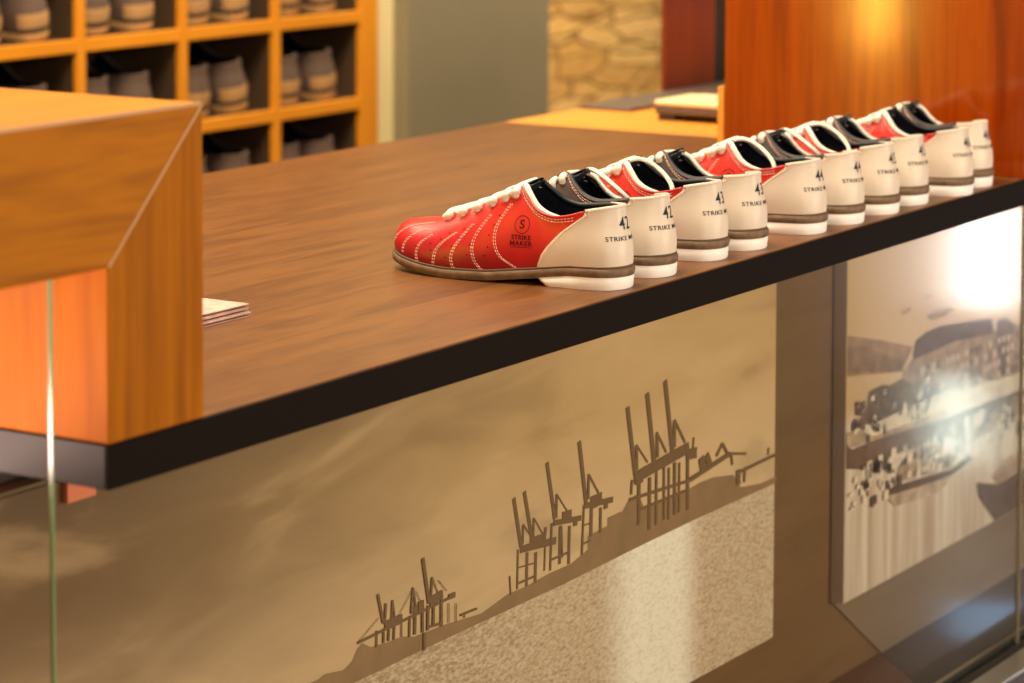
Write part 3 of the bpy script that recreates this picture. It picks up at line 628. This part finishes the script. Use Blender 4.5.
boxo('worktop', (2.0445, .0036, TH+.0005), (3.0, .930, 0), M['orange_top'], ow, .0012)
boxo('edge_band', (2.0442, .0, TH), (3.0, .0035, -.0012), M['fascia'], ow, .0008)
tag(boxo('base_cabinet', (2.06, .175, FL), (2.98, .90, TH-.0002), M['carcass']), 'dark base cabinet under the orange worktop', 'cabinet')

def portal(name, x0, x1, leg_at_left, label, mats, depth=.445, ztop=.2505, zb=.135, leg=.1160):
    """mitred wooden frame: a horizontal beam running into an upright leg that stands on the worktop"""
    xc = x0 if leg_at_left else x1
    t = tag(empty(name, (xc, 0, 0)), label, 'frame')
    q = V((xc, 0, 0))
    g = .0006
    if leg_at_left:
        legp = [(x0, 0), (x0, ztop), (x0+leg, zb), (x0+leg, 0)]; beam = [(x0, ztop), (x1, ztop), (x1, zb), (x0+leg, zb)]
    else:
        legp = [(x1-leg, 0), (x1-leg, zb), (x1, ztop), (x1, 0)]; beam = [(x0, zb), (x0, ztop), (x1, ztop), (x1-leg, zb)]
    m = MB(); m.prism([V((x, 0, z))-q for x, z in legp], (0, depth, 0)); bev(link('leg', m.mesh('leg', mats[1], normals=True), t), .0015)
    m = MB(); m.prism([V((x, 0, z))-q for x, z in beam], (0, depth, 0)); ob = link('beam', m.mesh('beam', [mats[0], mats[2]], normals=True), t); bev(ob, .0015)
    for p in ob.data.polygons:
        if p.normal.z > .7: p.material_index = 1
    a, b = ((x0, ztop), (x0+leg, zb)) if leg_at_left else ((x1, ztop), (x1-leg, zb))
    m = MB(); d = V((b[0]-a[0], 0, b[1]-a[1])).normalized(); nn = V((d.z, 0, -d.x))*.0013
    A, B = V((a[0], -.0006, a[1]))-q + d*.001, V((b[0], -.0006, b[1]))-q - d*.001
    m.prism([A+nn, B+nn, B-nn, A-nn], (0, .02, 0)); link('mitre_strip', m.mesh('mitre_strip', M['strip'], normals=True), t)
    # pale strip standing in for the highlight along the top front arris
    m = MB(); xa, xb = (x0+.002, x1) if leg_at_left else (x0, x1-.002)
    m.box(V((xa, -.0006, ztop-.0022))-q, V((xb, .003, ztop+.0006))-q); link('edge_highlight', m.mesh('edge_highlight', M['strip']), t)
    return t
portal('wooden_portal', -.75, .1160, False, 'mitred brown wooden frame on the near end of the counter, beside the leaflets', (M['frame_h'], M['frame_v'], M['frame_t']))
pr2 = portal('wooden_portal', 1.846, 2.75, True, 'tall reddish wood frame standing at the far end of the row of shoes', (M['red_leg'], M['red_leg'], M['frame_t']))
bp = MB(); bp.box((0.0, .4455, 0.0), (.10, .455, .097)); link('end_strip', bp.mesh('end_strip', M['orange_top']), pr2)
tag(boxo('wooden_post', (2.556, .9305, -.3), (2.738, .938, .9), M['red_dark'], None, .002), 'deep red wooden post rising behind the small device', 'post')
tag(boxo('wooden_post', (2.739, .9315, -.3), (2.90, .938, .9), M['devdark'], None, .002), 'added dark board standing in for the shaded gap between the red post and the reddish frame', 'post')  # added board, its dark colour stands in for the shaded gap

# ------------------------------------------------------------------ pictures
pp = tag(empty('picture_panel', (.5, .149, -.53)), 'sepia picture of harbour cranes mounted under the front of the counter', 'picture')
o = pp.location
m = MB(); m.box(V((-.6, .1465, -.528))-o, V((1.4165, .150, -.0700))-o); link('board', m.mesh('board', M['print']), pp)
m = MB()
for i, (x1, z1, x2, z2, w) in enumerate(CRANES):
    a, b = V((x1, 0, z1)), V((x2, 0, z2)); d = (b-a).normalized(); nn = V((d.z, 0, -d.x))*w*(.75 + .55*abs(d.z))
    m.add([V((p.x, .1459 - i*.00001, p.z))-o for p in (a+nn, b+nn, b-nn, a-nn)], [(0, 1, 2, 3)])
tag(link('crane_print', m.mesh('crane_print', M['crane']), pp), kind='stuff')
m = MB(); m.add([V((x, .1462, z))-o for x, z in LAND], [tuple(range(len(LAND)))])
link('printed_shoreline', m.mesh('printed_shoreline', M['land']), pp)

b = boxo('copper_block', (.113, .1395, -.0885), (.149, .1460, -.060), M['copper'], pp, .001)  # small copper-coloured block in front of the board's top edge
hp = tag(empty('picture_panel', (2.0, .149, -.52)), 'sepia picture of an old quay with boats and a big roof, seen through reflections', 'picture')
o = hp.location; P2L = 1.5830; P2B = -.5245
m = MB(); m.box(V((P2L, .130, P2B))-o, V((2.72, .149, -.045))-o); bev(link('board', m.mesh('board', M['quay']), hp), .001)
HC = {'hill': (150, 118, 86), 'hill2': (128, 100, 74), 'roof': (84, 60, 46), 'tower': (104, 78, 62), 'facade': (158, 128, 104), 'houses': (112, 86, 64), 'road': (226, 202, 170),
      'quay': (108, 78, 56), 'quaylight': (176, 146, 114), 'hull': (92, 68, 50), 'cabin': (168, 138, 110), 'shade': (186, 160, 132), 'tree': (138, 110, 84), 'cloud': (176, 142, 112)}
for i, (n, pts) in enumerate(HARBOUR):
    m = MB(); m.add([V((max(x, P2L + .0015), .1297 - i*.00012, max(z, P2B + .002)))-o for x, z in pts], [tuple(range(len(pts)))])
    k = 'harbour_' + n
    if k not in M: M[k] = mat(k, HC[n], .45, .3, var=.16, vscale=45)
    link({'hill': 'printed_hill', 'hill2': 'printed_hill', 'roof': 'printed_roof', 'tower': 'printed_tower', 'facade': 'printed_facade', 'houses': 'printed_houses', 'road': 'printed_road',
          'quay': 'printed_quay', 'quaylight': 'printed_quay', 'hull': 'printed_boat', 'cabin': 'printed_boat', 'shade': 'printed_reflection', 'tree': 'printed_trees', 'cloud': 'printed_cloud'}[n], m.mesh(n, M[k]), hp)
# windows, bright spots and dark spots of the printed quay
rnd = random.Random(3); m1 = MB(); m2 = MB()
def spot(m, x, z, w, h, y):
    if x - w > P2L + .002: m.add([V((x-w, y, z-h))-o, V((x+w, y, z-h))-o, V((x+w, y, z+h))-o, V((x-w, y, z+h))-o], [(0, 1, 2, 3)])
for r in range(4):
    for c in range(26):
        x = 1.80 + c*.0165; z = -.262 - r*.016 + (x-1.8)*-.01
        if rnd.random() < .8: spot(m2 if rnd.random() < .6 else m1, x, z, .0035, .0045, .1272)
for c in range(150):
    x = rnd.uniform(1.58, 2.3); z = rnd.uniform(-.40, -.345) - .01
    spot(m1 if rnd.random() < .6 else m2, x, z, rnd.uniform(.003, .009), rnd.uniform(.002, .007), .1270)
for c in range(60):
    x = rnd.uniform(1.60, 1.84); z = rnd.uniform(-.325, -.27)
    spot(m1 if rnd.random() < .3 else m2, x, z, rnd.uniform(.003, .006), rnd.uniform(.003, .006), .1268)
tag(link('window_print', m1.mesh('spots', mat('print_light', (236, 214, 184), .45, .3)), hp), kind='stuff')
tag(link('window_print', m2.mesh('spots', mat('print_dark', (96, 72, 54), .45, .3)), hp), kind='stuff')

# ------------------------------------------------------------------ glass
def pane(x0, x1, z0, z1, y, label):
    t = tag(empty('glass_screen', ((x0+x1)/2, y, z0)), label, 'glass'); q = t.location
    m = MB(); m.add([V((x0, y, z0))-q, V((x1, y, z0))-q, V((x1, y, z1))-q, V((x0, y, z1))-q], [(0, 1, 2, 3)])
    link('sheet', m.mesh('sheet', M['glass']), t)
    return t, q
t, q = pane(-.75, -.0535, ZF, .1345, .010, 'glass pane below the brown wooden frame, its green upright edge showing')
m = MB(); m.box(V((-.0548, .0085, ZF))-q, V((-.0528, .0115, .1340))-q); link('polished_edge', m.mesh('polished_edge', M['glassedge']), t)
t, q = pane(.02, 1.868, ZF, TH-.0006, .010, 'long clear glass pane in front of the crane picture, under the counter edge')
t, q = pane(1.8705, 3.0, ZF, TH-.0006, .010, 'clear glass pane in front of the right end of the quay picture')
m = MB(); m.box(V((1.8690, .007, ZF))-q, V((1.8702, .012, TH-.0006))-q); link('polished_edge', m.mesh('polished_edge', mat('pale_edge', (150, 140, 120), .2)), t)
ch = tag(empty('glass_channel', (1.9, 0, ZF)), 'steel channel along the bottom edge of the glass panes', 'channel'); q = ch.location
for a, b2, n, k in (((-.75, .016, ZF), (3.05, .024, ZF+.010), 'inner_lip', 'steel'), ((-.75, -.010, ZF), (3.05, .004, ZF+.004), 'gasket', 'seal'), ((-.75, -.045, ZF), (3.05, -.010, ZF+.006), 'outer_lip', 'steel')):
    m = MB(); m.box(V(a)-q, V(b2)-q); bev(link(n, m.mesh(n, M[k]), ch), .001)

# ------------------------------------------------------------------ leaflets
for i, (lab, x, y, rz) in enumerate((('lowest leaflet of the small stack behind the wooden frame', .494, .2405, 0), ('middle leaflet of the small stack behind the wooden frame', .492, .2425, .010), ('uppermost leaflet of the small stack, standing slightly open', .4925, .2425, -.012))):
    t = tag(empty('leaflet', (x, y, i*.0040), rz), lab, 'leaflet', 'leaflets in the small stack')
    m = MB(); m.box((-.21, 0, 0), (0, .105, .0011)); m.box((-.21, .0985, .0011), (0, .105, .0026))
    bev(link('lower_leaf', m.mesh('lower_leaf', M['leaflet']), t), .0004)
    m = MB(); m.prism([(-.21, 0, .0026), (0, 0, .0026), (0, .105, .0026), (-.21, .105, .0026)], (0, 0, .0013)); bev(link('upper_leaf', m.mesh('upper_leaf', M['leaflet'], normals=True), t), .0004)

# ------------------------------------------------------------------ device on the orange worktop
t = tag(empty('label_printer', (2.25, .678, 0)), 'low grey device with a cream top on the orange worktop', 'device')
for sx in (-1, 1):
    for sy in (-1, 1): ft = MB(); ft.box((sx*.042-.014, sy*.050-.014, 0), (sx*.042+.014, sy*.050+.014, .010)); link('foot', ft.mesh('foot', M['devdark']), t)
m = MB(); m.prism([(-.058, -.068, .0095), (.058, -.068, .0095), (.058, .070, .0095), (-.058, .070, .0095)], (0, 0, .0135)); bev(link('body', m.mesh('body', M['device'], normals=True), t), .004, 3)
m = MB(); m.prism([(-.059, -.069, .023), (.059, -.069, .023), (.059, .071, .023), (-.059, .071, .023)], (0, 0, .009)); bev(link('top_cover', m.mesh('top_cover', M['paper'], normals=True), t), .004, 3)
m = MB(); m.prism([(-.03, -.04, .032), (.035, -.04, .032), (.035, .035, .032), (-.03, .035, .032)], (0, 0, .0035)); bev(link('paper_slip', m.mesh('paper_slip', M['paper'], normals=True), t), .0015)
tag(boxo('counter_mat', (2.27, .835, 0), (2.98, .93, .006), M['mat'], None, .002), 'flat grey mat along the back of the orange worktop', 'mat')

# ------------------------------------------------------------------ shoes
G = build_shoe_meshes()
PARTM = {'outer_quarter': 'red', 'inner_quarter': 'taupe', 'heel_counter': 'cream', 'lining': 'navy', 'insole': 'insole', 'tongue': 'navy', 'shoelace': 'lace', 'shoelace_loop': 'lace', 'outsole': 'welt', 'welt_seam': 'weltseam',
         'heel_block': 'heel', 'outer_stitching': 'thread', 'inner_stitching': 'thread', 'perforations': 'hole', 'side_logo': 'inkred'}
PLAB = {'outer_quarter': 'red leather outer side', 'inner_quarter': 'dark taupe inner side', 'heel_counter': 'cream leather heel', 'shoelace': 'white laces', 'heel_block': 'white heel block', 'size_print': 'black size print', 'tongue': 'navy tongue'}
MESH = {}
for side in (0, 1):
    for n, g in G.items():
        if n == 'side_logo':    # lettering must not be mirrored on the other shoe: rotate its layout about the logo centre
            g2 = MB(); g2.v = list(g.v); g2.f = list(g.f); g2.m = list(g.m)
            if side:
                g2.v = []
                lat = G['outer_quarter']; bvh = BVHTree.FromPolygons([V(v) for v in lat.v], lat.f)
                for x, y, z in g.v:
                    h, nn, _, _ = bvh.ray_cast(V((-.2, .205-y, z)), V((1, 0, 0)))
                    if h is None: h, nn = V((x, y, z)), V((-1, 0, 0))
                    if nn.x > 0: nn = -nn
                    g2.v.append(tuple(h + nn*.0004))
            g = g2
        MESH[side, n] = g.mesh(n, M[PARTM[n]], smooth=n not in ('side_logo', 'perforations', 'insole'), mirror=bool(side), weld=1e-6 if n in ('outer_quarter', 'inner_quarter') else 0)
        if n in ('heel_block', 'outsole'):
            MESH[side, n].shade_smooth()
# (x offset of the heel centre, y of the heel back, rotation in degrees, size, label)
ROW = [(0, .018, .6, '42', 'red bowling shoe marked 42, nearest of the row, its whole red side showing'),
 (.0905, .018, -.2, '42', 'second bowling shoe of the row, marked 42, dark inner side towards the nearest shoe'),
 (.2155, .023, .8, '43', 'third bowling shoe of the row, marked 43, red edge and white lace loop showing'),
 (.302, .020, -.8, '43', 'fourth bowling shoe of the row, marked 43, dark collar towards the third shoe'),
 (.445, .016, .5, '44', 'fifth bowling shoe of the row, after the widest gap, red with raised laces'),
 (.538, .012, .9, '44', 'sixth bowling shoe of the row, taupe inner side and two pale lace loops showing'),
 (.634, .011, -.8, '45', 'seventh bowling shoe of the row, red corner with a cream lace loop'),
 (.728, .014, .5, '45', 'eighth bowling shoe of the row, third from the reddish wood frame'),
 (.837, .001, -.6, '46', 'ninth bowling shoe of the row, heel set closest to the counter edge'),
 (.927, .012, -.8, '46', 'tenth and last bowling shoe of the row, next to the reddish wood frame')]
PRINT = {}
for i, (dx, y, rot, size, lab) in enumerate(ROW):
    side = i % 2
    t = tag(empty('bowling_shoe', (.8235 + dx, y, .0002), radians(rot)), lab, 'shoe', 'bowling shoes lined up on the counter edge')
    if i >= 2: t.scale = (1.0, 1.0, 1.0)
    for n in G:
        if n == ('shoelace_loop' if i not in (1, 2, 4, 5, 6) else 'shoelace'): continue
        tag(link('shoelace' if n == 'shoelace_loop' else n, MESH[side, n], t), PLAB.get('shoelace' if n == 'shoelace_loop' else n))
    if (side, size) not in PRINT: PRINT[side, size] = size_print(size, bool(side)).mesh('size_print', M['ink'], mirror=bool(side))
    tag(link('size_print', PRINT[side, size], t), PLAB['size_print'])

# ------------------------------------------------------------------ pigeonhole cabinet
YF = 2.0; cbx = tag(empty('shoe_cabinet', (2.3, YF, FL)), 'orange wood pigeonhole cabinet full of shoes behind the counter', 'cabinet')
XR0, XR1 = 3.186, 3.248; DIV = [2.895 - .2965*k for k in range(9)]; DW = .024
SHZ = [.0616 + .1815*k for k in range(-5, 6)]; SHT = .025
XL = DIV[-1]
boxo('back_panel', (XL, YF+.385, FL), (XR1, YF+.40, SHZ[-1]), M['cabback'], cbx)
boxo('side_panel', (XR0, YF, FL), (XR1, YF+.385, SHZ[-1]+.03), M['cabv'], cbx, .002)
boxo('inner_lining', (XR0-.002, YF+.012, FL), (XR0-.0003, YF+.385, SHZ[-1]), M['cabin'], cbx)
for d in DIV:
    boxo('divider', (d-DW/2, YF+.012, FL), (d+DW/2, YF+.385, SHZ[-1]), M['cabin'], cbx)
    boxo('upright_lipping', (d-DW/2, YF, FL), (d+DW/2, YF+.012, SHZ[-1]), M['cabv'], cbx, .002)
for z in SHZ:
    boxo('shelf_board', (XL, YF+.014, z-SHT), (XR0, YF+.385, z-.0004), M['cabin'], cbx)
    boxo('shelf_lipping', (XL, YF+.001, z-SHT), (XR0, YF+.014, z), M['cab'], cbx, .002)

# simplified rental shoes in the pigeonholes, heels outward
U = MB(); U.grid([[P(t, s) for s in frange(0, 1, 9)] for t in frange(0, NMAX, 70)]); rim(U, 5, NMAX-5)
SH = {'upper': (U, 'shoegrey'), 'heel_counter': (counter()[0], 'shoegrey'), 'lining': (G['lining'], 'navy'), 'tongue': (G['tongue'], 'shoegrey'), 'outsole': (G['outsole'], 'shoesole'), 'heel_block': (G['heel_block'], 'shoetan')}
SM = {(sd, n): g.mesh('stored_' + n, M[k], smooth=True, mirror=bool(sd)) for n, (g, k) in SH.items() for sd in (0, 1)}
# heel patch in tan
HPm = MB(); HPm.grid([[P(t, s, .0026) for s in frange(0, .30, 6)] for t in frange(MID-2.6, MID+2.6, 30)])
for sd in (0, 1): SM[sd, 'heel_patch'] = HPm.mesh('stored_heel_patch', M['shoetan'], smooth=True, mirror=bool(sd))
ALLV = [V(v) for n in ('upper', 'outsole', 'heel_block') for v in SH[n][0].v[::3]]
K = 1.2
def stored(sd, x, y, z, ry, rx, rz, lab, lift=0):
    R = Matrix.Rotation(radians(rz), 4, 'Z') @ Matrix.Rotation(radians(ry), 4, 'Y') @ Matrix.Rotation(radians(rx), 4, 'X')
    mz = K*min((R @ v).z for v in (ALLV if not sd else [V((-v.x, v.y, v.z)) for v in ALLV]))
    t = tag(empty('rental_shoe', (0, 0, 0)), lab, 'shoe', 'shoes stored in the pigeonholes')
    t.matrix_world = Matrix.Translation((x, y, z - mz + .0005 + lift)) @ R @ Matrix.Scale(K, 4)
    for n in list(SH) + ['heel_patch']: link(n, SM[sd, n], t)
rowname = {1: 'top row', 0: 'middle row', -1: 'lowest row'}
colname = ['first', 'second', 'third', 'fourth']
rs = random.Random(11)
for r in (1, 0, -1):
    zs = .0616 + .1815*(r-1)          # shelf top under this row
    for c in range(4):
        if r == -1 and c > 1: continue
        xr = (XR0 if c == 0 else DIV[c-1] - DW/2); xl = DIV[c] + DW/2
        x0 = xl + .064
        a, b = rs.uniform(3, 8), rs.uniform(5, 12)
        where = '%s pigeonhole from the right end, %s' % (colname[c], rowname[r])
        stored(0, x0 + .004, YF + .022, zs, -a, rs.uniform(8, 11), rs.uniform(-5, 0), 'taupe shoe at left in the ' + where)
        stored(1, x0 + .126, YF + .012 + rs.uniform(0, .01), zs, -b, rs.uniform(7, 10), rs.uniform(-6, 0), 'taupe shoe at right in the ' + where)

# ------------------------------------------------------------------ light
w = bpy.data.worlds.new('world'); SC.world = w; w.use_nodes = True
w.node_tree.nodes['Background'].inputs[0].default_value = (1.0, .80, .58, 1); w.node_tree.nodes['Background'].inputs[1].default_value = .24
def area(name, loc, aim, sx, sy, watts, col):
    l = bpy.data.lights.new(name, 'AREA'); l.shape = 'RECTANGLE'; l.size = sx; l.size_y = sy; l.energy = watts; l.color = col
    o = bpy.data.objects.new(name, l); COL.objects.link(o); o.location = loc
    o.rotation_euler = (V(aim) - V(loc)).to_track_quat('-Z', 'Y').to_euler(); return o
WARM = (1, .80, .56)
area('ceiling_lamp', (.5, .5, 2.2), (.7, .3, 0), 1.1, .8, 84, (1, .84, .62))
area('front_fill', (-.9, -2.3, 1.0), (1.0, .1, -.1), 1.0, .8, 30, (1, .83, .60))  # unseen fill added to light the shoe sides and pictures
area('picture_fill', (-.1, -2.6, .05), (.8, .15, -.25), 1.4, .6, 22, (1, .84, .64))  # unseen fill added to brighten the crane picture under the overhang
area('picture_fill', (1.9, -2.3, .0), (1.9, .15, -.3), 1.2, .6, 44, (1, .85, .68))  # second unseen fill, added for the right-hand picture
area('staff_lamp', (1.05, 1.75, 1.85), (.8, .15, .05), .3, .3, 26, (1, .84, .60))
area('shelf_lamp', (2.2, 1.1, 1.9), (2.4, 2.1, .0), 1.2, .3, 46, (1, .82, .50))
area('corner_fill', (3.05, 1.45, 1.3), (3.3, 2.0, .0), .2, .2, 7, (1, .86, .62))  # unseen fill added to brighten the cream wall strip
area('streak_light', (-1.05, 1.54, .35), (1.8, .22, .15), .04, .9, 13, (1, .52, .06))  # unseen strip added only to draw the golden streak on the reddish leg
area('gap_lamp', (-.42, .44, -.17), (0, .07, .02), .30, .20, 13, (1, .64, .55))
area('lane_lamp', (4.48, -1.12, -.50), (1.74, 0, -.1), .10, .34, 2.4, (1, .97, .95))
area('lane_strip', (4.42, -1.16, -.98), (1.70, 0, -.3), .05, .3, 1.1, (.85, 1, .9))
area('haze_fill', (4.75, -1.25, -.62), (1.74, 0, -.2), .55, .5, .9, (1, .92, .90))  # unseen wide panel added for soft haze in the glass
area('blue_fill', (2.70, -.355, -.86), (1.9, .05, -.6), .16, .06, .06, (.30, .62, 1))  # unseen blue light added for a blue reflection in the glass
area('far_lamp', (4.4, 1.9, 1.6), (5.2, 3.2, -.2), .8, .8, 150, (1, .84, .54))
